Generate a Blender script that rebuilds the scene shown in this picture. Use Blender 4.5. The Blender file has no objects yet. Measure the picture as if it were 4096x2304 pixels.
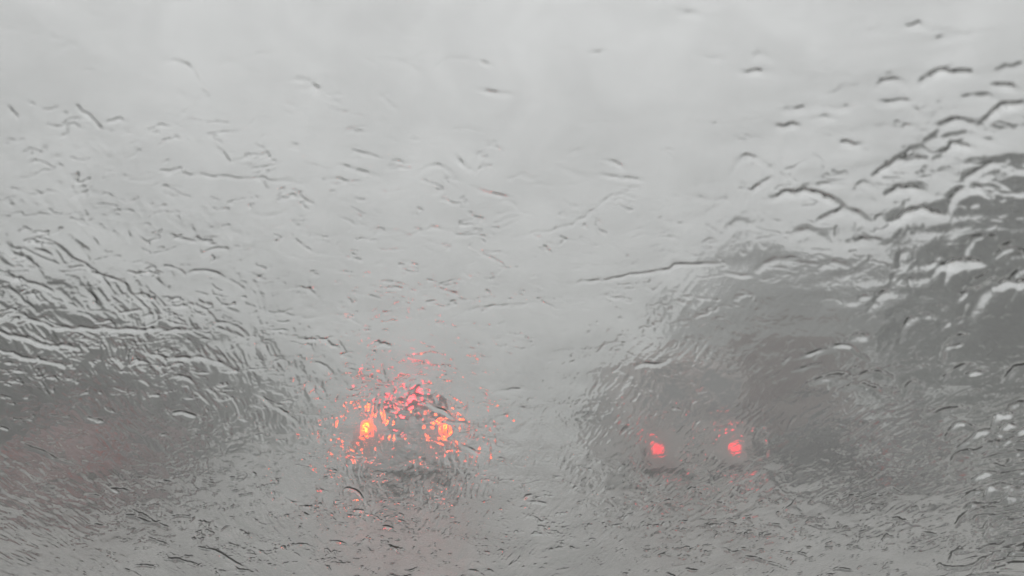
import bpy, bmesh, math, random
import numpy as np
from mathutils import Vector, Matrix

random.seed(7)
R = math.radians
scene = bpy.context.scene
COL = scene.collection

# ------------------------------------------------------------------ camera
F = 3215.0                      # focal length in pixels of the 4096 px photograph
CAM = Vector((0.0, 0.0, 1.35))
YAW, PITCH = R(4.4), R(8.98)
cam = bpy.data.cameras.new('camera')
cam.sensor_width = 36.0
cam.lens = 36.0 * F / 4096.0
cam.clip_start = 0.02
cam.clip_end = 3000
cam.dof.use_dof = True
cam.dof.focus_distance = 0.70
cam.dof.aperture_fstop = 6.0
camo = bpy.data.objects.new('camera', cam)
camo.location = CAM
camo.rotation_euler = (math.pi / 2 + PITCH, 0, -YAW)
COL.objects.link(camo)
scene.camera = camo

# ------------------------------------------------------------------ world, sun, exposure
ELEV, AZ = R(55), R(200)
w = bpy.data.worlds.new('World')
scene.world = w
w.use_nodes = True
nt = w.node_tree
nt.nodes.clear()
N = nt.nodes.new
out = N('ShaderNodeOutputWorld')
bg = N('ShaderNodeBackground')
bg.inputs['Strength'].default_value = 0.10
sky = N('ShaderNodeTexSky')
sky.sky_type = 'NISHITA'
sky.sun_disc = False
sky.sun_elevation = ELEV
sky.sun_rotation = AZ
sky.air_density = 1.0
sky.dust_density = 5.0
hs = N('ShaderNodeHueSaturation')
hs.inputs['Saturation'].default_value = 0.10
nt.links.new(sky.outputs[0], hs.inputs['Color'])
# the overcast layer: brighter towards the zenith, the same all round
tc = N('ShaderNodeTexCoord')
sx = N('ShaderNodeSeparateXYZ')
nt.links.new(tc.outputs['Generated'], sx.inputs[0])
mr = N('ShaderNodeMapRange')
mr.inputs['From Min'].default_value = 0.0
mr.inputs['From Max'].default_value = 1.0
mr.inputs['To Min'].default_value = 6.15
mr.inputs['To Max'].default_value = 11.4
nt.links.new(sx.outputs['Z'], mr.inputs['Value'])
cno = N('ShaderNodeTexNoise')
cno.inputs['Scale'].default_value = 5.0
cno.inputs['Detail'].default_value = 4
nt.links.new(tc.outputs['Generated'], cno.inputs['Vector'])
cmr = N('ShaderNodeMapRange')
cmr.inputs['To Min'].default_value = 0.87
cmr.inputs['To Max'].default_value = 1.13
nt.links.new(cno.outputs['Fac'], cmr.inputs['Value'])
mm = N('ShaderNodeMath'); mm.operation = 'MULTIPLY'
nt.links.new(mr.outputs[0], mm.inputs[0]); nt.links.new(cmr.outputs[0], mm.inputs[1])
cc = N('ShaderNodeCombineColor')
nt.links.new(mm.outputs[0], cc.inputs[1])
for k, f in ((0, 0.986), (2, 1.002)):
    m2 = N('ShaderNodeMath'); m2.operation = 'MULTIPLY'; m2.inputs[1].default_value = f
    nt.links.new(mm.outputs[0], m2.inputs[0]); nt.links.new(m2.outputs[0], cc.inputs[k])
mx = N('ShaderNodeMix'); mx.data_type = 'RGBA'
mx.inputs['Factor'].default_value = 0.92
nt.links.new(hs.outputs[0], mx.inputs[6]); nt.links.new(cc.outputs[0], mx.inputs[7])
nt.links.new(mx.outputs[2], bg.inputs['Color'])
nt.links.new(bg.outputs[0], out.inputs[0])

sl = bpy.data.lights.new('sun', 'SUN')
sl.energy = 0.5
sl.angle = R(40)
sl.color = (1.0, 0.97, 0.93)
so = bpy.data.objects.new('sun', sl)
so.rotation_euler = (math.pi / 2 - ELEV, 0, math.pi - AZ)
so.location = (0, 0, 60)
COL.objects.link(so)

vs = scene.view_settings
vs.view_transform = 'Standard'
vs.look = 'None'
vs.exposure = 0.0
vs.gamma = 1.0
vs.use_curve_mapping = False
cy = scene.cycles
cy.max_bounces = 14
cy.transmission_bounces = 14
cy.transparent_max_bounces = 16
cy.volume_bounces = 2
cy.diffuse_bounces = 2
cy.glossy_bounces = 3
cy.caustics_refractive = True
cy.caustics_reflective = True
cy.blur_glossy = 0.0
cy.sample_clamp_indirect = 0
cy.use_denoising = True
cy.volume_step_rate = 1.0

# ------------------------------------------------------------------ materials
def mat(name, color, rough=0.6, metal=0.0, coat=0.0, noise=0.0, nscale=6.0, bump=0.0, dirt=None, emis=None, estr=0.0, spec=None):
    m = bpy.data.materials.new(name)
    m.use_nodes = True
    t = m.node_tree
    b = t.nodes['Principled BSDF']
    b.inputs['Base Color'].default_value = (*color, 1)
    b.inputs['Roughness'].default_value = rough
    b.inputs['Metallic'].default_value = metal
    b.inputs['Coat Weight'].default_value = coat
    if spec is not None:
        b.inputs['Specular IOR Level'].default_value = spec
    if noise or bump:
        co = t.nodes.new('ShaderNodeTexCoord')
        no = t.nodes.new('ShaderNodeTexNoise')
        no.inputs['Scale'].default_value = nscale
        no.inputs['Detail'].default_value = 6
        t.links.new(co.outputs['Object'], no.inputs['Vector'])
        if noise:
            mi = t.nodes.new('ShaderNodeMix'); mi.data_type = 'RGBA'
            d = dirt or tuple(c * 0.45 for c in color)
            mi.inputs[6].default_value = (*color, 1)
            mi.inputs[7].default_value = (*d, 1)
            r = t.nodes.new('ShaderNodeMapRange')
            r.inputs['From Min'].default_value = 0.35
            r.inputs['From Max'].default_value = 0.75
            r.inputs['To Max'].default_value = noise
            t.links.new(no.outputs['Fac'], r.inputs['Value'])
            t.links.new(r.outputs[0], mi.inputs['Factor'])
            t.links.new(mi.outputs[2], b.inputs['Base Color'])
        if bump:
            bp = t.nodes.new('ShaderNodeBump')
            bp.inputs['Strength'].default_value = bump
            bp.inputs['Distance'].default_value = 0.02
            t.links.new(no.outputs['Fac'], bp.inputs['Height'])
            t.links.new(bp.outputs[0], b.inputs['Normal'])
    if emis:
        b.inputs['Emission Color'].default_value = (*emis, 1)
        b.inputs['Emission Strength'].default_value = estr
    return m

def glass_mat(name, ior, rough=0.0, color=(1, 1, 1), bump=None):
    m = bpy.data.materials.new(name)
    m.use_nodes = True
    t = m.node_tree
    t.nodes.clear()
    o = t.nodes.new('ShaderNodeOutputMaterial')
    g = t.nodes.new('ShaderNodeBsdfGlass')
    g.inputs['IOR'].default_value = ior
    g.inputs['Roughness'].default_value = rough
    g.inputs['Color'].default_value = (*color, 1)
    t.links.new(g.outputs[0], o.inputs['Surface'])
    if bump:
        co = t.nodes.new('ShaderNodeTexCoord')
        no = t.nodes.new('ShaderNodeTexNoise')
        no.inputs['Scale'].default_value = bump[0]
        no.inputs['Detail'].default_value = 3
        bp = t.nodes.new('ShaderNodeBump')
        bp.inputs['Strength'].default_value = 1.0
        bp.inputs['Distance'].default_value = bump[1]
        t.links.new(co.outputs['Object'], no.inputs['Vector'])
        t.links.new(no.outputs['Fac'], bp.inputs['Height'])
        t.links.new(bp.outputs[0], g.inputs['Normal'])
    return m

M = {
    'tyre': mat('tyre_rubber', (0.02, 0.02, 0.02), 0.7),
    'rim': mat('wheel_alloy', (0.35, 0.35, 0.36), 0.35, 0.8),
    'trim': mat('black_trim', (0.03, 0.03, 0.032), 0.5),
    'glass': mat('car_glass', (0.11, 0.115, 0.117), 0.15, coat=0.4),
    'van_glass': mat('sky_toned_van_glass', (0.24, 0.24, 0.245), 0.3, coat=0.4),  # pale base colour stands in for sky reflected in the windows
    'plate': mat('plate_white', (0.6, 0.6, 0.56), 0.4),
    'chrome': mat('chrome', (0.6, 0.6, 0.6), 0.15, 1.0),
    'dull_red': mat('unlit_red_lens', (0.38, 0.045, 0.04), 0.2, coat=0.5),
    'silver': mat('silver_paint', (0.42, 0.43, 0.43), 0.35, 0.15, 0.6, 0.3, 3.0),
    'van': mat('grey_beige_paint', (0.42, 0.385, 0.375), 0.4, 0.0, 0.4, 0.5, 2.0),
    'lorry': mat('brown_red_boards', (0.18, 0.125, 0.12), 0.6, 0.0, 0.0, 0.6, 1.5),
    'maroon': mat('maroon_paint', (0.19, 0.09, 0.09), 0.35, 0.0, 0.5, 0.4, 2.5),
    'dark': mat('dark_grey_paint', (0.10, 0.10, 0.102), 0.35, 0.1, 0.5, 0.3, 2.5),
    'chassis': mat('chassis_black', (0.03, 0.03, 0.03), 0.7),
    'bark': mat('bark', (0.07, 0.055, 0.045), 0.9, noise=0.6, nscale=8, bump=0.5),
    'leaf_a': mat('leaf_dark', (0.028, 0.037, 0.028), 0.6, noise=0.6, nscale=1.2),
    'leaf_b': mat('leaf_mid', (0.038, 0.048, 0.036), 0.6, noise=0.5, nscale=1.5),
    'lamp_hot': mat('brake_lamp_lit', (0.5, 0.03, 0.02), 0.3, emis=(1.0, 0.055, 0.012), estr=9.0),
    'bulb': mat('brake_bulb', (0.5, 0.1, 0.02), 0.3, emis=(1.0, 0.14, 0.01), estr=30.0),
    'lamp_high': mat('high_brake_lamp_lit', (0.5, 0.03, 0.03), 0.3, emis=(1.0, 0.04, 0.055), estr=14.0),
    'lamp_soft': mat('tail_lamp_lit', (0.5, 0.03, 0.03), 0.3, emis=(1.0, 0.07, 0.09), estr=1.8),
    'white_lens': mat('clear_lens', (0.5, 0.5, 0.5), 0.15),
}

# ------------------------------------------------------------------ helpers
def link(name, me, m=None, parent=None, smooth=False):
    o = bpy.data.objects.new(name, me)
    if m is not None and len(me.materials) == 0:
        me.materials.append(m)
    COL.objects.link(o)
    if parent is not None:
        o.parent = parent
    if smooth:
        for p in me.polygons:
            p.use_smooth = True
    return o

def obj(name, bm, m, parent=None, smooth=False):
    me = bpy.data.meshes.new(name)
    bmesh.ops.recalc_face_normals(bm, faces=bm.faces)
    bm.to_mesh(me)
    bm.free()
    return link(name, me, m, parent, smooth)

def box(bm, x0, x1, y0, y1, z0, z1, bev=0.0):
    r = bmesh.ops.create_cube(bm, size=1.0)
    for v in r['verts']:
        v.co = Vector(((x0 + x1) / 2 + v.co.x * (x1 - x0), (y0 + y1) / 2 + v.co.y * (y1 - y0), (z0 + z1) / 2 + v.co.z * (z1 - z0)))
    if bev > 0:
        es = list({e for v in r['verts'] for e in v.link_edges})
        bmesh.ops.bevel(bm, geom=es, offset=bev, segments=2, affect='EDGES', profile=0.6)
    return bm

def bx(*a, **k):
    return box(bmesh.new(), *a, **k)

def tube(bm, pts, rad, n=8):
    rings = []
    pts = [Vector(p) for p in pts]
    for i, p in enumerate(pts):
        d = (pts[min(i + 1, len(pts) - 1)] - pts[max(i - 1, 0)]).normalized()
        a = d.orthogonal().normalized()
        b = d.cross(a)
        r = rad[i] if isinstance(rad, (list, tuple)) else rad
        rings.append([bm.verts.new(p + (a * math.cos(2 * math.pi * k / n) + b * math.sin(2 * math.pi * k / n)) * r) for k in range(n)])
    for i in range(len(rings) - 1):
        for k in range(n):
            bm.faces.new((rings[i][k], rings[i][(k + 1) % n], rings[i + 1][(k + 1) % n], rings[i + 1][k]))
    bm.faces.new(rings[0][::-1]); bm.faces.new(rings[-1])
    return bm

def disc_x(bm, x0, x1, cy_, cz, r, n=24, r2=None):
    r2 = r if r2 is None else r2
    a = [bm.verts.new((x0, cy_ + r * math.cos(2 * math.pi * k / n), cz + r * math.sin(2 * math.pi * k / n))) for k in range(n)]
    b = [bm.verts.new((x1, cy_ + r2 * math.cos(2 * math.pi * k / n), cz + r2 * math.sin(2 * math.pi * k / n))) for k in range(n)]
    for k in range(n):
        bm.faces.new((a[k], a[(k + 1) % n], b[(k + 1) % n], b[k]))
    bm.faces.new(a[::-1]); bm.faces.new(b)
    return bm

def thing(name, label, cat, loc, rz=0.0, group=None):
    o = bpy.data.objects.new(name, None)
    o.empty_display_size = 0.3
    o.location = loc
    o.rotation_euler = (0, 0, rz)
    COL.objects.link(o)
    o['label'] = label
    o['category'] = cat
    if group:
        o['group'] = group
    return o

def structure(name, bm, m):
    o = obj(name, bm, m)
    o['kind'] = 'structure'
    return o

def at(px, depth):
    """road point straight below the sight line of column px, at that distance ahead"""
    x = (px - 2048) / F * depth
    return (CAM.x + x * math.cos(YAW) + depth * math.sin(YAW), CAM.y - x * math.sin(YAW) + depth * math.cos(YAW))

# ------------------------------------------------------------------ ground, road
def asphalt():
    m = bpy.data.materials.new('wet_asphalt')
    m.use_nodes = True
    t = m.node_tree
    b = t.nodes['Principled BSDF']
    co = t.nodes.new('ShaderNodeTexCoord')
    big = t.nodes.new('ShaderNodeTexNoise'); big.inputs['Scale'].default_value = 0.35; big.inputs['Detail'].default_value = 5
    mp = t.nodes.new('ShaderNodeMapping'); mp.inputs['Scale'].default_value = (1, 0.25, 1)
    t.links.new(co.outputs['Object'], mp.inputs[0]); t.links.new(mp.outputs[0], big.inputs['Vector'])
    fine = t.nodes.new('ShaderNodeTexNoise'); fine.inputs['Scale'].default_value = 60; fine.inputs['Detail'].default_value = 3
    t.links.new(co.outputs['Object'], fine.inputs['Vector'])
    r = t.nodes.new('ShaderNodeMapRange')
    r.inputs['From Min'].default_value = 0.35; r.inputs['From Max'].default_value = 0.62
    r.inputs['To Min'].default_value = 0.45; r.inputs['To Max'].default_value = 0.65
    t.links.new(big.outputs['Fac'], r.inputs['Value']); t.links.new(r.outputs[0], b.inputs['Roughness'])
    cr = t.nodes.new('ShaderNodeMix'); cr.data_type = 'RGBA'
    cr.inputs[6].default_value = (0.255, 0.25, 0.238, 1); cr.inputs[7].default_value = (0.37, 0.362, 0.347, 1)
    t.links.new(fine.outputs['Fac'], cr.inputs['Factor']); t.links.new(cr.outputs[2], b.inputs['Base Color'])
    bp = t.nodes.new('ShaderNodeBump'); bp.inputs['Strength'].default_value = 0.35; bp.inputs['Distance'].default_value = 0.006
    t.links.new(fine.outputs['Fac'], bp.inputs['Height']); t.links.new(bp.outputs[0], b.inputs['Normal'])
    b.inputs['Coat Weight'].default_value = 1.0
    b.inputs['Coat Roughness'].default_value = 0.42
    b.inputs['Coat IOR'].default_value = 1.45
    return m

M['asphalt'] = asphalt()
M['grass_ground'] = mat('wet_grass_ground', (0.055, 0.065, 0.04), 0.7, noise=0.7, nscale=0.6, bump=0.6)
M['kerb'] = mat('kerb_concrete', (0.3, 0.3, 0.29), 0.5, noise=0.5, nscale=3)
M['paint'] = mat('road_paint', (0.75, 0.75, 0.72), 0.35, noise=0.7, nscale=9, dirt=(0.2, 0.2, 0.2))

structure('ground', bx(-330, 330, -40, 640, -0.6, -0.08), M['grass_ground'])
XL, XR = -7.4, 11.6
structure('road', bx(XL, XR, -38, 600, -0.5, 0.0), M['asphalt'])
for nm, x0, x1 in (('kerb', XL - 0.25, XL), ('kerb', XR, XR + 0.25)):
    structure(nm, bx(x0, x1, -38, 600, -0.4, 0.12, bev=0.0), M['kerb'])
for x in (-6.9, 11.1):
    structure('edge_line', bx(x - 0.075, x + 0.075, -38, 600, 0.004, 0.008), M['paint'])
for lx in (-2.25, 2.0, 6.3):
    bm = bmesh.new()
    y = 7.5 if lx > 5 else 3.0
    while y < 300:
        box(bm, lx - 0.075, lx + 0.075, y, y + 3, 0.004, 0.008)
        y += 9
    structure('lane_line', bm, M['paint'])

# ------------------------------------------------------------------ vehicles
def wheel(parent, x, y, r=0.33, wd=0.22, name='wheel'):
    s = 1 if x > 0 else -1
    bm = disc_x(bmesh.new(), x - s * wd, x, y, r, r)
    bmesh.ops.bevel(bm, geom=[e for e in bm.edges if len(e.link_faces) == 2 and any(len(f.verts) > 6 for f in e.link_faces)], offset=0.03, segments=2, affect='EDGES')
    wo = obj(name, bm, M['tyre'], parent)
    rm = disc_x(bmesh.new(), x - s * 0.03, x + s * 0.006, y, r, r * 0.62, r2=r * 0.58)
    obj('rim', rm, M['rim'], wo)
    return wo

def car(label, cat, loc, rz, paint, L=4.4, W=0.88, H=1.5, belt=0.95, lamp_z=0.85, lamp_x=0.66, lamp=('dull_red', 0.11, 0.09), high='dull_red',
        roof0=0.45, name='car', ground=0.19):
    t = thing(name, label, cat, (loc[0], loc[1], 0), rz)
    # stations from the tail forward: y, half width, bottom, belt, top, half width at top
    S = [(0.00, W * .86, ground + .10, belt - .14, belt - .10, W * .80),
         (0.05, W * .96, ground + .04, belt - .03, belt + .03, W * .84),
         (0.12, W * .99, ground, belt, belt + .16, W * .83),
         (roof0, W, ground, belt, H - .04, W * .74),
         (roof0 + .35, W, ground, belt, H, W * .76),
         (L * .42, W, ground, belt - .02, H, W * .77),
         (L * .56, W, ground, belt - .04, H - .05, W * .76),
         (L * .74, W * .99, ground, belt - .08, belt + .02, W * .80),
         (L * .92, W * .96, ground, belt - .20, belt - .14, W * .78),
         (L * .98, W * .86, ground + .06, belt - .34, belt - .28, W * .72),
         (L, W * .70, ground + .15, belt - .42, belt - .38, W * .6)]
    def ring(y):
        for a, b in zip(S, S[1:]):
            if a[0] <= y <= b[0] + 1e-9:
                f = (y - a[0]) / (b[0] - a[0])
                q = [p + (r_ - p) * f for p, r_ in zip(a, b)]
                break
        _, hw, zb, zbelt, zt, wt = q
        return [(0, zb), (hw * .86, zb), (hw * .97, zb + .09), (hw, zb + .3), (hw, zbelt - .06), (hw * .975, zbelt),
                (wt + .02, zt - .05), (wt - .07, zt), (wt * .45, zt + .022), (0, zt + .028)]
    ys = sorted(set([s[0] for s in S] + [0.2, 0.3] + [L * k / 24 for k in range(1, 24)]))
    bm = bmesh.new()
    rings = []
    for y in ys:
        rg = ring(y)
        full = [(-x, z) for x, z in rg[1:][::-1]] + rg[::1][0:0]
        pts = [(x, z) for x, z in rg] + [(-x, z) for x, z in rg[1:-1][::-1]]
        rings.append([bm.verts.new((x, y, z)) for x, z in pts])
    n = len(rings[0])
    for i in range(len(rings) - 1):
        for k in range(n):
            bm.faces.new((rings[i][k], rings[i][(k + 1) % n], rings[i + 1][(k + 1) % n], rings[i + 1][k]))
    bm.faces.new(rings[0][::-1]); bm.faces.new(rings[-1])
    body = obj('body', bm, M[paint], t, smooth=True)
    def patch(nm, y0, y1, k0, k1, side, m, inset=0.0, nn=5, parent=t):
        """pane laid on the body between ring points k0 and k1; side 0 means both halves across the middle"""
        b2 = bmesh.new()
        rows = []
        for i in range(nn + 1):
            y = y0 + (y1 - y0) * i / nn
            rg = ring(y)
            if side == 0:
                row = [(rg[k0][0] * (1 - inset), rg[k0][1])] + [rg[k] for k in range(k0 + 1, 9)]
                row = row + [rg[9]] + [(-x, z) for x, z in row[::-1]]
            else:
                a, b_ = rg[k0], rg[k1]
                row = [(side * (a[0] + (b_[0] - a[0]) * f), a[1] + (b_[1] - a[1]) * f) for f in (0.08, 0.5, 0.92)]
            rows.append([b2.verts.new((x + (side * 0.008), y, z)) for x, z in row])
        for i in range(nn):
            for k in range(len(rows[0]) - 1):
                b2.faces.new((rows[i][k], rows[i][k + 1], rows[i + 1][k + 1], rows[i + 1][k]))
        bmesh.ops.solidify(b2, geom=b2.faces[:], thickness=0.012)
        if side == 0:
            for v in b2.verts:
                v.co += Vector((0, -0.010 if y0 < L / 2 else 0.010, 0.012))
        return obj(nm, b2, m, parent)
    patch('rear_window', 0.14, roof0 - .03, 7, 9, 0, M['glass'], inset=0.02)
    patch('windscreen', L * .58, L * .73, 7, 9, 0, M['glass'])
    for s in (-1, 1):
        for (y0, y1) in ((roof0 + .12, L * .28), (L * .30, L * .44), (L * .46, L * .60)):
            patch('side_window', y0, y1, 5, 6, s, M['glass'])
        k = lamp[1]; h = lamp[2]
        lb = obj('tail_light', bx(s * lamp_x - k, s * lamp_x + k, -0.035, 0.16, lamp_z - h, lamp_z + h, bev=0.035), M[lamp[0]], t)
        if lamp[0] == 'lamp_hot':
            obj('bulb', bx(s * lamp_x - .028, s * lamp_x + .028, -0.045, 0.0, lamp_z - .035, lamp_z + .035, bev=0.012), M['bulb'], lb)
        obj('headlight', bx(s * W * .62 - .13, s * W * .62 + .13, L - .12, L + .01, belt - .5, belt - .38, bev=0.03), M['white_lens'], t)
        mb = bx(s * (W + .10) - .09, s * (W + .10) + .09, L * .64, L * .64 + .08, belt, belt + .13, bev=0.03)
        obj('door_mirror', mb, M[paint], t)
        for y in (L * .31, L * .47):
            obj('door_handle', bx(s * W - .01, s * W + .02, y, y + .14, belt - .14, belt - .11, bev=0.005), M['chrome'], t)
        for y in (L * .19, L * .81):
            wheel(t, s * (W + .005), y)
    obj('bumper', bx(-W * .93, W * .93, -0.10, 0.10, ground + .10, ground + .36, bev=0.05), M[paint], t)
    obj('bumper_trim', bx(-W * .7, W * .7, -0.108, 0.05, ground + .06, ground + .16, bev=0.02), M['trim'], t)
    obj('number_plate', bx(-.26, .26, -0.062, -0.03, belt - .36, belt - .25, bev=0.004), M['plate'], t)
    obj('high_brake_light', bx(-.24, .24, roof0 - .10, roof0 - .02, H - .035, H + .02, bev=0.01), M[high], t)
    obj('exhaust_pipe', tube(bmesh.new(), [(W * .55, -0.13, ground + .05), (W * .55, .2, ground + .05)], .03), M['chrome'], t)
    obj('rear_wiper', tube(bmesh.new(), [(0, .10, belt + .10), (.25, .13, belt + .17), (.42, .15, belt + .19)], .008, 6), M['trim'], t)
    return t

def put(px, depth):
    return at(px, depth)

car('silver tall car directly ahead with glowing orange brake lights', 'car', put(1628, 14.0), 0, 'silver', L=4.5, W=.90, H=1.76, belt=1.12, lamp_z=1.13,
    lamp_x=.675, lamp=('lamp_hot', .075, .115), high='lamp_high', roof0=.42, name='silver_car')
car('maroon car at the far left, blurred by water on the glass', 'car', put(250, 11.6), 0, 'maroon', L=4.1, W=.86, H=1.48, belt=.98, lamp_z=.86,
    lamp_x=.66, name='maroon_car')
car('dark grey car with dull unlit red tail lights, right of the van', 'car', put(3640, 13.4), 0, 'dark', L=4.2, W=.86, H=1.42, belt=.92, lamp_z=.72,
    lamp_x=.6, lamp=('dull_red', .16, .09), name='dark_grey_car')

def van(loc):
    t = thing('grey_van', 'tall grey van with two small pink-red tail lights, right of the silver car', 'van', (loc[0], loc[1], 0))
    W, H, L = 0.99, 2.42, 5.6
    bm = bmesh.new()
    prof = [(0, .32), (0, 1.15), (.06, 2.28), (.16, H), (3.9, H), (4.25, H - .1), (4.9, 1.35), (5.45, 1.1), (L, .85), (L, .32)]
    for k, (sx_, ) in enumerate(((-1,), (1,))):
        pass
    cols = []
    for xx, inset in ((-W, .0), (-W + .06, -.0), (W - .06, 0), (W, 0)):
        edge = abs(xx) == W
        cols.append([bm.verts.new((xx - (0.10 * max(0, (z - 1.1)) / 1.3 if xx > 0 else -0.10 * max(0, (z - 1.1)) / 1.3), y + (0.04 if edge and y < .3 else 0) - (0.05 if edge and y > 4 else 0), z - (0.06 if edge and z > 2.2 else 0))) for y, z in prof])
    m_ = len(prof)
    for a, b in zip(cols, cols[1:]):
        for k in range(m_):
            bm.faces.new((a[k], a[(k + 1) % m_], b[(k + 1) % m_], b[k]))
    bm.faces.new(cols[0]); bm.faces.new(cols[-1][::-1])
    obj('body', bm, M['van'], t)
    for s in (-1, 1):
        d = obj('rear_door', bx(min(s * .012, s * .86), max(s * .012, s * .86), -.045, .03, .48, 2.14, bev=.02), M['van'], t)
        obj('window', bx(min(s * .12, s * .74), max(s * .12, s * .74), -.058, -.03, 1.32, 1.98, bev=.008), M['van_glass'], d)
        obj('handle', bx(s * .06 - .02, s * .06 + .02, -.085, -.045, .98, 1.16, bev=.008), M['trim'], d)
        for z in (.7, 1.3, 1.9):
            obj('hinge', bx(s * .87 - .03, s * .87 + .03, -.075, -.03, z, z + .09, bev=.006), M['trim'], d)
        obj('tail_light', bx(s * .665 - .08, s * .665 + .08, -.085, -.045, .715, .88, bev=.035), M['lamp_soft'], t)
        obj('side_window', bx(s * .985 - .012, s * .985 + .012, 3.2, 4.2, 1.3, 1.85, bev=.01), M['van_glass'], t)
        obj('door_mirror', bx(s * 1.12 - .09, s * 1.12 + .09, 4.2, 4.3, 1.3, 1.6, bev=.03), M['trim'], t)
        for y in (.95, 4.55):
            wheel(t, s * (W + .003), y, .35)
    wsb = bmesh.new()
    v = [wsb.verts.new(c) for c in ((-.8, 4.28, H - .15), (.8, 4.28, H - .15), (.84, 4.91, 1.37), (-.84, 4.91, 1.37))]
    wsb.faces.new(v)
    bmesh.ops.solidify(wsb, geom=wsb.faces[:], thickness=.02)
    for q in wsb.verts: q.co += Vector((0, .02, .02))
    obj('windscreen', wsb, M['glass'], t)
    obj('bumper', bx(-.97, .97, -.14, .04, .30, .47, bev=.03), M['trim'], t)
    obj('number_plate', bx(-.26, .26, -.062, -.04, .56, .67, bev=.004), M['plate'], t)
    obj('roof_lamp', bx(-.15, .15, -.02, .07, 2.2, 2.25, bev=.01), M['dull_red'], t)
    return t
van(put(2768, 14.0))

def lorry(loc):
    t = thing('box_lorry', 'dark brown box lorry beyond the grey van, in the right lane', 'lorry', (loc[0], loc[1], 0))
    cargo = obj('cargo_box', bx(-1.25, 1.25, .04, 6.2, 1.05, 3.6, bev=.02), M['lorry'], t)
    for s in (-1, 1):
        d = obj('rear_door', bx(min(s * .012, s * 1.16), max(s * .012, s * 1.16), -.02, .05, 1.14, 3.46, bev=.01), M['lorry'], t)
        for x in (.35, .85):
            obj('locking_bar', tube(bmesh.new(), [(s * x, -.045, 1.1), (s * x, -.045, 3.5)], .02, 8), M['rim'], d)
        obj('handle', bx(s * .6 - .2, s * .6 + .2, -.075, -.045, 1.72, 1.76), M['rim'], d)
        obj('tail_light', bx(s * .98 - .14, s * .98 + .14, -.05, .02, .80, .92, bev=.01), M['dull_red'], t)
        obj('mudflap', bx(s * .95 - .25, s * .95 + .25, .9, .92, .25, .85), M['tyre'], t)
        for y in (1.55, 6.9):
            wheel(t, s * 1.2, y, .48, .3)
    for z in (1.5, 1.9, 2.3, 2.7, 3.1):
        for s in (-1, 1):
            obj('side_rib', bx(s * 1.262 - .012, s * 1.262 + .012, .2, 6.0, z, z + .05), M['lorry'], t)
    obj('chassis', bx(-.45, .45, .1, 7.8, .62, 1.0), M['chassis'], t)
    obj('underrun_bar', bx(-1.1, 1.1, -.02, .08, .45, .57, bev=.02), M['chassis'], t)
    cab = obj('cab', bx(-1.15, 1.15, 6.35, 8.1, .6, 2.7, bev=.12), M['silver'], t)
    obj('windscreen', bx(-1.0, 1.0, 8.09, 8.12, 1.6, 2.45, bev=.005), M['glass'], cab)
    for s in (-1, 1):
        obj('window', bx(s * 1.15 - .012, s * 1.15 + .012, 7.0, 7.9, 1.6, 2.3, bev=.005), M['glass'], cab)
        obj('door_mirror', bx(s * 1.4 - .1, s * 1.4 + .1, 8.0, 8.08, 1.6, 2.1, bev=.02), M['trim'], t)
    obj('number_plate', bx(-.26, .26, -.04, -.022, .60, .71), M['plate'], t)
    return t
lorry(put(3215, 23.0))

# ------------------------------------------------------------------ trees
def crown_mesh(seed, h, r, leaves, leaf, squash=1.0):
    rng = np.random.default_rng(seed)
    nc = 26
    cz = rng.uniform(0.12 if h < 6 else 0.30, 0.95, nc) * h
    rr = r * np.sqrt(np.clip(1 - ((cz / h - 0.52) / 0.5) ** 2, 0.15, 1))
    ang = rng.uniform(0, 2 * np.pi, nc); rad = rr * np.sqrt(rng.uniform(0.05, 1, nc))
    cen = np.stack([rad * np.cos(ang), rad * np.sin(ang), cz], 1)
    cr = rng.uniform(.16, .36, nc) * r * 1.3
    k = rng.integers(0, nc, leaves)
    d = rng.normal(size=(leaves, 3)); d /= np.linalg.norm(d, axis=1)[:, None]
    p = cen[k] + d * (cr[k] * rng.uniform(.35, 1.05, leaves) ** .5)[:, None] * np.array([1, 1, squash])
    a = rng.normal(size=(leaves, 3)); a /= np.linalg.norm(a, axis=1)[:, None]
    b = np.cross(a, rng.normal(size=(leaves, 3))); b /= np.linalg.norm(b, axis=1)[:, None]
    s = (leaf * rng.uniform(.6, 1.5, leaves))[:, None]
    V = np.stack([p - a * s, p + b * s * .6, p + a * s, p - b * s * .6], 1).reshape(-1, 3)
    me = bpy.data.meshes.new('crown')
    me.vertices.add(len(V)); me.vertices.foreach_set('co', V.ravel())
    me.loops.add(len(V)); me.loops.foreach_set('vertex_index', np.arange(len(V)))
    me.polygons.add(leaves); me.polygons.foreach_set('loop_start', np.arange(leaves) * 4)
    me.update(); me.validate()
    return me

def trunk_mesh(seed, h, r):
    rnd = random.Random(seed)
    bm = bmesh.new()
    tube(bm, [(0, 0, -.1), (rnd.uniform(-.05, .05), 0, h * .25), (rnd.uniform(-.2, .2), rnd.uniform(-.2, .2), h * .55), (rnd.uniform(-.2, .2), .1, h * .88)], [h * .028, h * .022, h * .015, h * .005], 8)
    for k in range(9):
        z = h * rnd.uniform(.25, .7); a = rnd.uniform(0, 6.28); l = r * rnd.uniform(.5, .9)
        tube(bm, [(0, 0, z), (l * .5 * math.cos(a), l * .5 * math.sin(a), z + l * .35), (l * math.cos(a), l * math.sin(a), z + l * .8)], [h * .009, h * .006, h * .002], 6)
    me = bpy.data.meshes.new('trunk')
    bm.to_mesh(me); bm.free()
    me.materials.append(M['bark'])
    return me

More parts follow.
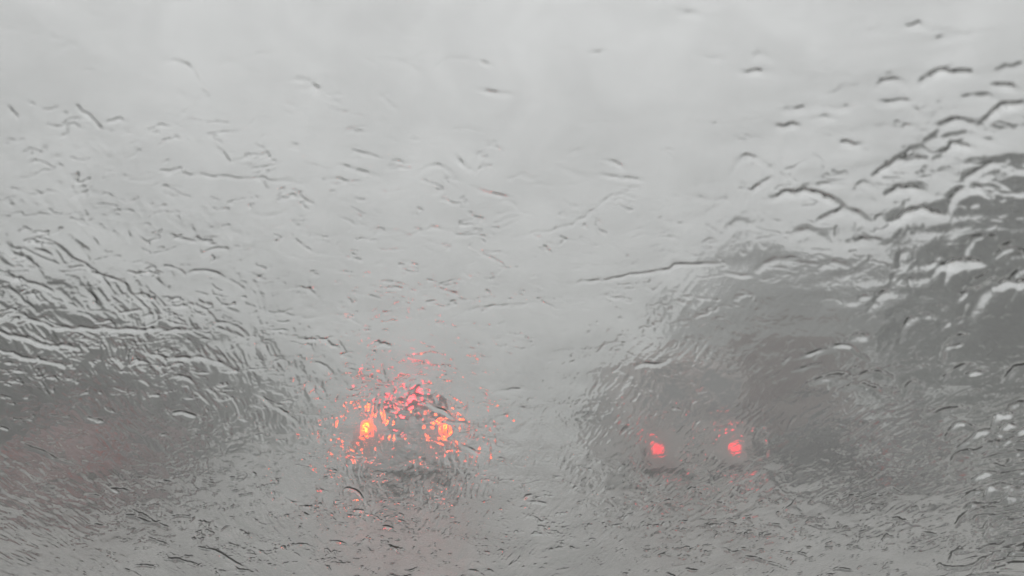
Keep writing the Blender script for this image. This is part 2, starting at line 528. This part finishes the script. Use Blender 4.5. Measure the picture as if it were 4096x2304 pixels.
KINDS = {}
for key, (h, r, n, lf, m) in {'low': (4.6, 2.1, 7500, .10, 'leaf_a'), 'low2': (4.3, 2.4, 7500, .10, 'leaf_b'),
                              'tall': (12.0, 3.9, 5200, .18, 'leaf_b'), 'tall2': (11.0, 4.2, 4600, .18, 'leaf_a')}.items():
    cm = crown_mesh(hash(key) % 1000 if False else sum(map(ord, key)), h, r, n, lf)
    cm.materials.append(M[m])
    KINDS[key] = (cm, trunk_mesh(sum(map(ord, key)) + 5, h, r))

def tree(kind, x, y, sc, label, group, name='tree'):
    t = thing(name, label, 'tree', (x, y, -.08), random.uniform(0, 6.28), group)
    t.scale = (sc * random.uniform(.9, 1.15), sc * random.uniform(.9, 1.15), sc)
    link('crown', KINDS[kind][0], None, t)
    link('trunk', KINDS[kind][1], None, t)
    return t

y = 13.5
i = 0
while y < 58:
    tree(('low', 'low2')[i % 2], -11.9 + random.uniform(-.6, .6), y, (random.uniform(.84, 1.04)) * (1.0 if y < 38 else .8),
         'nearest dark leafy tree in the row along the left verge' if i == 0 else 'dark leafy tree in the row along the left verge', 'low trees along the left verge', 'verge_tree')
    y += random.uniform(1.7, 2.4); i += 1
y = 19.0
i = 0
while y < 72:
    tree(('tall', 'tall2')[i % 2], 24 + random.uniform(-1.5, 1.5), y, random.uniform(.70, 1.10) * (.92 + .45 * (y - 18) / 52),
         'nearest tall grey-green tree, at the right edge behind the dark car' if i == 0 else 'tall grey-green tree in the row along the right verge', 'tall trees along the right verge', 'tall_tree')
    y += random.uniform(5.2, 6.8); i += 1
for x_, y_ in ((17.6, 21.5), (18.6, 26.0)):
    tree('tall2', x_, y_, .80, 'dark tree %s the right edge of the view' % ('cut by' if y_ < 24 else 'second from'), 'tall trees along the right verge', 'tall_tree')
for i in range(30):
    tree(('tall', 'tall2')[i % 2], -95 + i * 7.2 + random.uniform(-2, 2), 175 + random.uniform(-14, 14), random.uniform(.7, 1.05),
         'faint far tree fading into the rain at the end of the road', 'far trees across the end of the road', 'far_tree')

# ------------------------------------------------------------------ added car front below the view, unseen: something dark for creases to refract
bm = bmesh.new()
g = []
for j in range(15):
    yy = .93 + j * .098
    g.append([bm.verts.new((CAM.x - .3 + (k / 10 - 1) * (.76 - .03 * (j / 14) ** 2), yy - .10 * (k / 10 - 1) ** 2,
                            .985 - .10 * ((yy - .9) / 1.4) - .13 * ((yy - .9) / 1.4) ** 3 - .05 * (k / 10 - 1) ** 4 + (.008 if 4 < k < 16 else 0))) for k in range(21)])
for j in range(14):
    for k in range(20):
        bm.faces.new((g[j][k], g[j][k + 1], g[j + 1][k + 1], g[j + 1][k]))
bmesh.ops.solidify(bm, geom=bm.faces[:], thickness=.012)
bon = obj('added_bonnet', bm, M['dark'], None, smooth=True)
bon['label'] = 'dark car front added below the frame, unseen, to darken the water creases'
bon['category'] = 'added_bonnet'

# ------------------------------------------------------------------ the windscreen and the water on it
RK = R(39.2)
KC = 0.25
XC = CAM.x - 0.22
Y0, Z0 = 0.745, 1.21
def pane(s, t):
    return np.stack([XC + s, Y0 - t * math.cos(RK) - KC * s * s, Z0 + t * math.sin(RK) + 0 * s], -1)
def pane_normal(s, t):
    ds = np.stack([np.ones_like(s), -2 * KC * s, 0 * s], -1)
    dt = np.array([0, -math.cos(RK), math.sin(RK)])
    n = np.cross(ds, np.broadcast_to(dt, ds.shape))
    n /= np.linalg.norm(n, axis=-1)[..., None]
    return np.where(n[..., 1:2] < 0, -n, n)
cf = np.array([math.sin(YAW) * math.cos(PITCH), math.cos(YAW) * math.cos(PITCH), math.sin(PITCH)])
cr_ = np.array([math.cos(YAW), -math.sin(YAW), 0.0])
cu = np.cross(cr_, cf)
def project(P):
    q = P - np.array(CAM)
    d = q @ cf
    return 2048 + F * (q @ cr_) / d, 1152 - F * (q @ cu) / d

def axis(segs):
    out_ = [segs[0][0]]
    for a, b, st in segs:
        n = max(1, int(round((b - a) / st)))
        out_ += list(a + (b - a) * (np.arange(1, n + 1) / n))
    return np.array(out_)
# find where the seen part of the pane begins and ends, row by row, and lay the mesh finely there
_s = np.linspace(-.8, .82, 400)
ts_, sl_, sr_ = [], [], []
for tt in np.linspace(-.15, .8, 200):
    X_, Y_ = project(pane(_s, np.full(400, tt)))
    ok = (X_ > -140) & (X_ < 4236) & (Y_ > -120) & (Y_ < 2420)
    if ok.any():
        ts_.append(tt); sl_.append(_s[ok].min()); sr_.append(_s[ok].max())
print('pane in view: t', ts_[0], ts_[-1], 's', sl_[0], sr_[0], sl_[-1], sr_[-1], max(sr_))
T0, T1 = ts_[0], ts_[-1]
NT = 860
_tt = np.linspace(T0, T1, 2000)
_yy = project(pane(np.full(2000, .25), _tt))[1]
ta = np.concatenate([np.linspace(-.22, T0, 12)[:-1], np.interp(np.linspace(_yy[0], _yy[-1], NT), _yy[::-1], _tt[::-1]), np.linspace(T1, T1 + .12, 12)[1:]])
def lr(t):
    f = np.clip((t - T0) / (T1 - T0), 0, 1)
    pl = np.polyfit(ts_, sl_, 2); pr = np.polyfit(ts_, sr_, 2)
    tq = T0 + f * (T1 - T0)
    return np.maximum(np.polyval(pl, tq) - .008, -.77), np.minimum(np.polyval(pr, tq) + .008, .795)
NS = 1440
rows = []
for t_ in ta:
    l_, r_ = lr(t_)
    rows.append(np.concatenate([np.linspace(-.79, l_, 16)[:-1], np.linspace(l_, r_, NS), np.linspace(r_, .805, 12)[1:]]))
SS = np.array(rows)
TT = np.broadcast_to(ta[:, None], SS.shape).copy()
sa = np.array([-.79, .805])
PP = pane(SS, TT)
NN = pane_normal(SS, TT)
PX, PY = project(PP)
MMPX = np.linalg.norm(PP - np.array(CAM), axis=-1) / F * 1000      # millimetres on the sight line per photo pixel

rngp = np.random.default_rng(11)
def perlin(x, y, seed):
    rg = np.random.default_rng(seed)
    ang = rg.uniform(0, 2 * np.pi, (256, 256))
    gx, gy = np.cos(ang), np.sin(ang)
    xi = np.floor(x).astype(np.int64); yi = np.floor(y).astype(np.int64)
    xf = x - xi; yf = y - yi
    u = xf ** 3 * (xf * (xf * 6 - 15) + 10); v = yf ** 3 * (yf * (yf * 6 - 15) + 10)
    x0 = xi & 255; x1 = (xi + 1) & 255; y0 = yi & 255; y1 = (yi + 1) & 255
    n00 = gx[x0, y0] * xf + gy[x0, y0] * yf
    n10 = gx[x1, y0] * (xf - 1) + gy[x1, y0] * yf
    n01 = gx[x0, y1] * xf + gy[x0, y1] * (yf - 1)
    n11 = gx[x1, y1] * (xf - 1) + gy[x1, y1] * (yf - 1)
    a = n00 + (n10 - n00) * u; b = n01 + (n11 - n01) * u
    return (a + (b - a) * v) * 1.5          # about -1..1
def fbm(x, y, seed, o=3, g=.5):
    r = 0; a = 1
    for k in range(o):
        r = r + a * perlin(x * 2 ** k + 17.3 * k, y * 2 ** k + 5.1 * k, seed + k)
        a *= g
    return r
def sstep(a, b, x):
    f = np.clip((x - a) / (b - a), 0, 1)
    return f * f * (3 - 2 * f)
def blobs(lst, base=0.0):
    r = np.full(PX.shape, base)
    for cx, cy_, rx, ry, a in lst:
        r = r + a * np.exp(-((PX - cx) / rx) ** 2 - ((PY - cy_) / ry) ** 2)
    return r

mmS, mmT = SS * 1000, TT * 1000       # millimetres on the glass
# flow runs fan-wise down the pane
FS, FT = 160.0, -400.0
ang = np.arctan2(mmS - FS, mmT - FT)
rad = np.hypot(mmS - FS, mmT - FT)
wx = 6 * fbm(mmS / 30, mmT / 30, 3, 2); wy = 6 * fbm(mmS / 30 + 40, mmT / 30, 5, 2)
A = ang * 560 + wx * .5                # across the flow, about mm near the middle of the pane
Bf = rad + wy

lower = sstep(1000, 1500, PY)
patches = sstep(-.08, .22, fbm(A / 34, Bf / 26, 21, 3))        # 0 inside smooth puddled patches
fine_w = blobs([(500, 1420, 800, 260, .75), (1550, 1780, 560, 300, .38), (2700, 1650, 900, 420, .45), (3500, 1950, 700, 300, .6), (2200, 2100, 1200, 300, .4), (300, 950, 800, 420, .75), (1200, 1100, 900, 300, .3),
                (4050, 2000, 200, 350, .6), (1600, 1900, 500, 300, .3), (250, 2100, 500, 220, .5)], .17) * (.25 + .75 * patches)
und_w = blobs([(3600, 250, 800, 350, .6), (3700, 700, 650, 520, .8), (3900, 1250, 500, 500, .9), (0, 700, 500, 600, .25), (4050, 1950, 230, 420, .8)], .10)
rdg_w = blobs([(300, 1350, 900, 330, 1.0), (400, 900, 1000, 450, .9), (2000, 900, 900, 500, .35), (1500, 1500, 700, 400, .55), (2400, 1150, 800, 300, .30), (3600, 700, 500, 500, .35), (2200, 2100, 1400, 260, .8),
               (3300, 2100, 700, 260, .9), (900, 2150, 500, 200, .9)], .25)

h = np.zeros(PX.shape)                 # millimetres of water above the even film
# 1 fine rivulets along the flow
n1 = perlin(A / 2.6, Bf / 15, 31) + .7 * perlin(A / 1.8 + 9, Bf / 8.0, 32) + .9 * sstep(2400, 900, PX) * perlin(A / 4.2 + 3, Bf / 20, 33)
h += (.22 + .05 * sstep(1700, 700, PX)) * (1 + .1 * lower) * fine_w * n1
# 2 small beads and ripples
n2 = perlin(mmS / 2.3, mmT / 2.3, 41)
h += .12 * fine_w * np.clip(n2 + .1 * perlin(mmS / 9, mmT / 9, 44), 0, 1) ** 1.5
# 3 soft undulation, long across the flow
n3 = fbm(mmS / 30 + wx * .04, mmT / 13, 51, 2, .4)
h += .62 * und_w * n3 * (1 - .5 * lower)
n3b = fbm(mmS / 60, mmT / 38, 58, 2)
h += .9 * n3b * .35
rr = np.exp(-((PX - 4110) / 190) ** 4 - ((PY - 1990) / 360) ** 4)
h += 1.5 * rr * fbm((mmS * .95 + mmT * .3 + wy * .5) / 11, (mmT * .95 - mmS * .3 + wx) / 5.2, 54, 3, .45)
n3c = fbm(A / 11, Bf / 20, 55, 3)
h += .30 * (.35 + .65 * sstep(-.2, .4, perlin(mmS / 70, mmT / 60, 56))) * n3c * blobs([(300, 900, 900, 500, .8), (1700, 1650, 600, 250, .5), (2200, 2100, 2000, 200, .3)], .8)
# 4 broken ridges where sheets of water end
for sd, sx_, sy_, wd, amp, cut in ((61, 34, 17, .055, .36, .05), (66, 22, 13, .06, .26, .05), (71, 14, 8, .09, .17, .0), (75, 60, 26, .035, .40, .12)):
    fld = fbm(A / sx_, (Bf + .12 * A) / sy_, sd, 4, .55)
    if sd == 71: amp = amp * (.25 + .75 * lower)
    if sd == 66: amp = amp * (.5 + .5 * lower)
    br = sstep(cut, cut + .25, fbm(mmS / 16, mmT / 12, sd + 200, 2))
    up = sstep(-.2, .5, np.sign(1) * perlin(mmS / 40, mmT / 30, sd + 300) + .2)
    h += (1.7 + 1.3 * sstep(1400, 700, PY)) * amp * rdg_w * br * (.35 + .65 * up) * np.exp(-(np.abs(fld) / wd) ** 1.6)

h *= 1 - .5 * np.exp(-((PX - 1600) / 300) ** 2 - ((PY - 1740) / 170) ** 2)
# 5 single creases read off the photograph (x, y in 2576 px units): points, width, height
CREASE = 1.25
UPK = 1 + 1.5 * sstep(1350, 700, PY) * (1 - .55 * sstep(2500, 3300, PX))
CR = [
    ([(196, 266), (222, 290), (250, 318)], 7, .9), ([(262, 306), (300, 298), (316, 304)], 6, .5), ([(18, 262), (50, 298)], 7, .5),
    ([(420, 436), (520, 440), (640, 448), (740, 452)], 5, .45), ([(545, 370), (578, 408)], 6, .4), ([(575, 408), (650, 385)], 5, .3),
    ([(830, 448), (870, 456)], 6, .45), ([(875, 372), (930, 388), (960, 400)], 6, .45), ([(995, 405), (1035, 410)], 6, .4),
    ([(1290, 598), (1440, 566), (1540, 490), (1580, 480)], 6, .35), ([(1430, 712), (1540, 700), (1640, 684), (1720, 664), (1820, 660)], 6, .7),
    ([(1820, 684), (1905, 694)], 5, .5), ([(1165, 778), (1240, 768), (1345, 758)], 6, .6), ([(1110, 726), (1160, 742)], 6, .6),
    ([(1510, 742), (1600, 752)], 5, .5), ([(1620, 712), (1640, 730), (1655, 722)], 5, .5), ([(675, 452), (770, 462)], 5, .3),
    ([(440, 600), (500, 606), (510, 640)], 6, .5), ([(740, 848), (800, 850), (850, 870), (868, 886)], 6, .8), ([(940, 870), (965, 862), (985, 870)], 6, .8),
    ([(1040, 890), (1080, 884), (1120, 892)], 5, .6), ([(1700, 24), (1765, 44)], 8, .7), ([(1480, 134), (1520, 128)], 7, .5),
    ([(1862, 182), (1915, 182)], 9, .9), ([(1950, 318), (2010, 318)], 9, .8), ([(2270, 70), (2310, 60), (2330, 70)], 9, .8),
    ([(2320, 206), (2380, 180), (2440, 184)], 10, 1.0), ([(2500, 215), (2560, 224)], 9, 1.3), ([(2480, 300), (2520, 268), (2576, 262)], 10, 1.3),
    ([(2200, 440), (2260, 405), (2330, 402)], 9, 1.1), ([(2240, 560), (2300, 530), (2380, 540)], 10, 1.3), ([(1940, 500), (1980, 484), (2060, 490), (2120, 520)], 10, 1.0),
    ([(2110, 360), (2170, 362)], 9, .9), ([(2210, 260), (2290, 255)], 10, .8), ([(2380, 360), (2450, 372)], 9, 1.0), ([(2140, 270), (2100, 280)], 8, .6),
    ([(0, 685), (90, 712), (150, 742)], 7, .7), ([(0, 760), (60, 790), (130, 820), (280, 826), (400, 824), (520, 828)], 7, .8), ([(20, 720), (90, 775)], 6, .6),
    ([(190, 650), (250, 690), (290, 740)], 6, .6), ([(225, 736), (240, 752), (232, 770)], 6, .9), ([(0, 830), (100, 862), (200, 872)], 8, .9), ([(0, 880), (80, 900), (180, 915)], 7, .8),
    ([(360, 880), (440, 900), (520, 900), (600, 930)], 7, .8), ([(420, 1030), (510, 1046)], 7, .9), ([(220, 1046), (262, 1056)], 6, .9), ([(640, 985), (750, 1058)], 6, .7),
    ([(0, 1070), (26, 1078)], 5, 1.0), ([(60, 1110), (140, 1150), (200, 1170)], 6, .6), ([(330, 1275), (400, 1320)], 5, .9), ([(320, 1292), (360, 1305), (430, 1325)], 6, .9),
    ([(215, 1242), (255, 1246)], 5, .7), ([(500, 1372), (540, 1380), (575, 1400), (620, 1424)], 6, .9), ([(420, 1400), (490, 1412)], 6, .7), ([(570, 1410), (640, 1440)], 6, .8),
    ([(360, 1345), (440, 1372)], 6, .5), ([(1310, 1256), (1345, 1240), (1350, 1262)], 5, .7), ([(1325, 1258), (1375, 1264)], 5, .9), ([(1165, 1118), (1200, 1136)], 5, 1.0),
    ([(970, 1370), (1010, 1388)], 5, .8), ([(1080, 1012), (1115, 1030), (1140, 1048)], 6, .9), ([(1120, 1055), (1170, 1060)], 5, .7), ([(1505, 1155), (1530, 1150)], 4, .5),
    ([(1800, 1370), (1900, 1400), (2000, 1430)], 5, .7), ([(1750, 1258), (1810, 1262), (1850, 1280)], 5, .7), ([(1910, 1310), (1960, 1316), (1975, 1330)], 5, .7),
    ([(2190, 1240), (2215, 1245)], 5, 1.0), ([(2240, 1300), (2330, 1320)], 5, .6), ([(1880, 1345), (1950, 1340)], 5, .5), ([(2080, 1420), (2150, 1432)], 5, .7),
    ([(2430, 940), (2480, 935)], 8, 1.3), ([(2380, 870), (2420, 862)], 7, .8), ([(2500, 720), (2576, 712)], 10, 1.3), ([(2130, 760), (2200, 740)], 8, .6),
    ([(2000, 900), (2060, 880), (2120, 868)], 7, .7), ([(1990, 930), (2060, 915)], 6, .6), ([(2080, 865), (2140, 870), (2180, 900)], 6, .9), ([(1600, 920), (1680, 905)], 7, .8),
    ([(1680, 1026), (1716, 1028)], 5, 1.0), ([(1240, 986), (1300, 975)], 6, .4), ([(1020, 600), (1090, 570), (1150, 590)], 6, .3), ([(700, 780), (770, 800), (820, 790)], 6, .4),
]
q = 4096 / 2576
ra = random.Random(23)
def arcs(n, x0, x1, y0, y1, lmin, lmax, wmin, wmax, amin, amax, tilt, bow):
    for _ in range(n):
        cx, cy_ = ra.uniform(x0, x1), ra.uniform(y0, y1)
        l = ra.uniform(lmin, lmax); a = math.radians(ra.gauss(tilt, 14)); b = ra.gauss(bow, abs(bow) * .8 + .05) * l
        pts = []
        for k in range(5):
            u = k / 4 - .5
            pts.append(((cx + u * l * math.cos(a) + b * (1 - 4 * u * u) * math.sin(a)) / q, (cy_ + u * l * math.sin(a) - b * (1 - 4 * u * u) * math.cos(a)) / q))
        CR.append((pts, ra.uniform(wmin, wmax), ra.uniform(amin, amax)))
arcs(38, 2900, 4150, 150, 1100, 70, 230, 10, 17, .15, .48, -12, .16)      # soft folds at the upper right
arcs(26, 3300, 4150, 1000, 1650, 60, 190, 9, 15, .25, .65, -18, .14)
arcs(26, 100, 2900, 100, 900, 50, 190, 7, 12, .12, .4, 8, .12)          # faint marks in the sky
arcs(18, 0, 1000, 1000, 1560, 60, 200, 4, 7, .35, .75, 22, .08)          # sagging edges at the left
arcs(26, 300, 1500, 950, 1650, 50, 150, 4, 6, .25, .6, 38, .05)
arcs(44, 3820, 4130, 1640, 2304, 50, 150, 6, 10, .9, 1.9, -22, .12)     # ribbed water at the lower right edge
arcs(60, 1900, 4000, 1950, 2304, 25, 90, 3, 5, .4, 1.0, 8, .15)
arcs(30, 400, 1900, 1950, 2304, 30, 110, 3.5, 5.5, .4, 1.0, 14, .08)
arcs(40, 2300, 3700, 1350, 1950, 20, 70, 3, 5, .3, .8, -50, .1)
for pts, wd, hh in CR:
    pts = [(a * q, b * q) for a, b in pts]
    # roughen the line: split and jitter
    fine_pts = [pts[0]]
    rj = random.Random(int(pts[0][0] * 7 + pts[0][1]))
    for a, b in zip(pts, pts[1:]):
        n = max(1, int(math.hypot(b[0] - a[0], b[1] - a[1]) / 28))
        for k in range(1, n + 1):
            j = 7 if k < n else 0
            fine_pts.append((a[0] + (b[0] - a[0]) * k / n + rj.uniform(-j, j), a[1] + (b[1] - a[1]) * k / n + rj.uniform(-j, j)))
    wp = wd * q * .62
    if pts[0][0] > 2700 and pts[0][1] < 1300 and wd < 11:
        wp *= 1.45; hh *= .62
    xs = [p[0] for p in fine_pts]; ys_ = [p[1] for p in fine_pts]
    pad = wp * 4
    msk = (PX > min(xs) - pad) & (PX < max(xs) + pad) & (PY > min(ys_) - pad) & (PY < max(ys_) + pad)
    if not msk.any():
        continue
    X, Y = PX[msk], PY[msk]
    best = np.full(X.shape, 1e9); par = np.zeros(X.shape)
    ns = len(fine_pts) - 1
    for k in range(ns):
        ax, ay = fine_pts[k]; bx_, by = fine_pts[k + 1]
        dx, dy = bx_ - ax, by - ay
        f = np.clip(((X - ax) * dx + (Y - ay) * dy) / (dx * dx + dy * dy), 0, 1)
        d = np.hypot(X - ax - f * dx, Y - ay - f * dy)
        b_ = d < best
        best = np.where(b_, d, best); par = np.where(b_, (k + f) / ns, par)
    taper = np.sin(np.pi * np.clip(par, .04, .96)) ** .5
    vary = .65 + .5 * perlin(X / 45, Y / 45, 90)
    h[msk] += CREASE * UPK[msk] * hh * wp * MMPX[msk] * taper * vary * np.exp(-(best / wp) ** 2)
# 6 ring left by a large drop, and thick lens of water at the right edge
d = np.hypot(PX - 3210, (PY - 1850) * 1.15)
lo = sstep(1850, 1910, PY) * .8 + .2
h += .22 * lo * np.exp(-((d - 128) / 9) ** 2)
fl = np.exp(-(d / 115) ** 4)
h *= (1 - .6 * fl)
d = np.hypot(PX - 4040, (PY - 1330) * .8)
h += 1.6 * np.exp(-((d - 170) / 30) ** 2) * sstep(1420, 1150, PY)
for cx_, cy_2, rr_, kk in ((2628, 1800, 110, .9), (2946, 1796, 125, .94), (1455, 1715, 100, .88), (1770, 1735, 80, .70)):
    g_ = np.exp(-(((PX - cx_) / rr_) ** 2 + ((PY - cy_2) / rr_) ** 2) ** 2)
    m0 = h[g_ > .5].mean()
    h = h * (1 - kk * g_) + m0 * kk * g_
# keep the mean level
h = h - h.min() + 0.35
ny, nx = h.shape
V = (PP + NN * ((0.35 + h) / 1000)[..., None]).reshape(-1, 3)
idx = np.arange(ny * nx).reshape(ny, nx)
quads = np.stack([idx[:-1, :-1], idx[:-1, 1:], idx[1:, 1:], idx[1:, :-1]], -1).reshape(-1, 4)
# coarse back face and rim
bs = np.linspace(sa[0], sa[-1], 90); bt = np.array([ta[0], ta[-1]])
BS, BT = np.meshgrid(bs, bt)
BV = (pane(BS, BT) + pane_normal(BS, BT) * .0003).reshape(-1, 3)
o0 = len(V)
bi = np.arange(180).reshape(2, 90) + o0
bq = np.stack([bi[:-1, :-1], bi[1:, :-1], bi[1:, 1:], bi[:-1, 1:]], -1).reshape(-1, 4)
rim = np.concatenate([idx[0, :], idx[1:, -1], idx[-1, ::-1][1:], idx[::-1, 0][1:-1]])
RV = (PP + NN * .0003).reshape(-1, 3)[rim]
o1 = o0 + 180
rb = np.arange(len(rim)) + o1
rf = rb + len(rim)
rq = np.stack([rf, np.roll(rf, -1), np.roll(rb, -1), rb], -1)[:, ::-1]
allV = np.concatenate([V, BV, RV, V[rim]]); allQ = np.concatenate([quads, bq, rq])
def grid_mesh(name, Vv, Q):
    me = bpy.data.meshes.new(name)
    me.vertices.add(len(Vv)); me.vertices.foreach_set('co', Vv.astype(np.float32).ravel())
    me.loops.add(Q.size); me.loops.foreach_set('vertex_index', Q.astype(np.int32).ravel())
    me.polygons.add(len(Q)); me.polygons.foreach_set('loop_start', (np.arange(len(Q)) * 4).astype(np.int32))
    me.update()
    return me
fm = grid_mesh('water_film', allV, allQ)
sm = np.zeros(len(allQ), dtype=bool); sm[:len(quads) + len(bq)] = True
fm.polygons.foreach_set('use_smooth', sm)
M['water'] = glass_mat('rain_water', 1.333, 0.0)
M['screen'] = glass_mat('windscreen_glass', 1.5, 0.0)
t = M['screen'].node_tree            # a light uneven film of mist and grime on the glass
g0 = t.nodes['Glass BSDF']; o = t.nodes['Material Output']
g1 = t.nodes.new('ShaderNodeBsdfGlass'); g1.inputs['IOR'].default_value = 1.5; g1.inputs['Roughness'].default_value = .17
mxs = t.nodes.new('ShaderNodeMixShader')
co = t.nodes.new('ShaderNodeTexCoord')
no = t.nodes.new('ShaderNodeTexNoise'); no.inputs['Scale'].default_value = 22; no.inputs['Detail'].default_value = 5; no.inputs['Distortion'].default_value = .6
t.links.new(co.outputs['Object'], no.inputs['Vector'])
ra_ = t.nodes.new('ShaderNodeMapRange'); ra_.inputs['From Min'].default_value = .35; ra_.inputs['From Max'].default_value = .65
ra_.inputs['To Min'].default_value = .06; ra_.inputs['To Max'].default_value = .16
t.links.new(no.outputs['Fac'], ra_.inputs['Value']); t.links.new(ra_.outputs[0], mxs.inputs[0])
cr2 = t.nodes.new('ShaderNodeMapRange'); cr2.inputs['From Min'].default_value = .35; cr2.inputs['From Max'].default_value = .65
cr2.inputs['To Min'].default_value = 1.0; cr2.inputs['To Max'].default_value = .955
t.links.new(no.outputs['Fac'], cr2.inputs['Value'])
for g_ in (g0, g1): t.links.new(cr2.outputs[0], g_.inputs['Color'])
t.links.new(g0.outputs[0], mxs.inputs[1]); t.links.new(g1.outputs[0], mxs.inputs[2]); t.links.new(mxs.outputs[0], o.inputs['Surface'])
ws = thing('windscreen', 'sloping car windscreen covered with running rainwater, seen from inside', 'windscreen', (XC, Y0, Z0))
fo = link('water_film', fm, M['water'], ws)
fo.matrix_parent_inverse = Matrix.Translation((-XC, -Y0, -Z0))
fo['kind'] = 'stuff'
gs, gt = np.meshgrid(np.linspace(-.80, .82, 140), np.linspace(-.22, .72, 3))
outer = pane(gs, gt).reshape(-1, 3)
inner = (pane(gs, gt) - pane_normal(gs, gt) * .005).reshape(-1, 3)
gi = np.arange(420).reshape(3, 140)
q1 = np.stack([gi[:-1, :-1], gi[:-1, 1:], gi[1:, 1:], gi[1:, :-1]], -1).reshape(-1, 4)
q2 = q1[:, ::-1] + 420
rim = np.concatenate([gi[0, :], gi[1:, -1], gi[-1, ::-1][1:], gi[::-1, 0][1:-1]])
ra = np.arange(len(rim)) + 840; rc = ra + len(rim)
rq = np.stack([ra, np.roll(ra, -1), np.roll(rc, -1), rc], -1)[:, ::-1]
gm = grid_mesh('glass_pane', np.concatenate([outer, inner, outer[rim], inner[rim]]), np.concatenate([q1, q2, rq]))
sm = np.zeros(len(q1) * 2 + len(rq), dtype=bool); sm[:len(q1) * 2] = True
gm.polygons.foreach_set('use_smooth', sm)
go = link('glass_pane', gm, M['screen'], ws)
go.matrix_parent_inverse = Matrix.Translation((-XC, -Y0, -Z0))
for me_ in (fm, gm):
    n0 = me_.polygons[0].normal
    if n0.y < 0:
        me_.flip_normals()

# ------------------------------------------------------------------ haze
hm = bpy.data.materials.new('rain_haze')
hm.use_nodes = True
t = hm.node_tree
t.nodes.clear()
o = t.nodes.new('ShaderNodeOutputMaterial')
pv = t.nodes.new('ShaderNodeVolumePrincipled')
pv.inputs['Color'].default_value = (0.93, 0.94, 0.935, 1)
pv.inputs['Density'].default_value = 0.0165
pv.inputs['Anisotropy'].default_value = 0.1
t.links.new(pv.outputs[0], o.inputs['Volume'])
hz = obj('haze', bx(-335, 335, -45, 645, -1.6, 21), hm)
hz['kind'] = 'stuff'
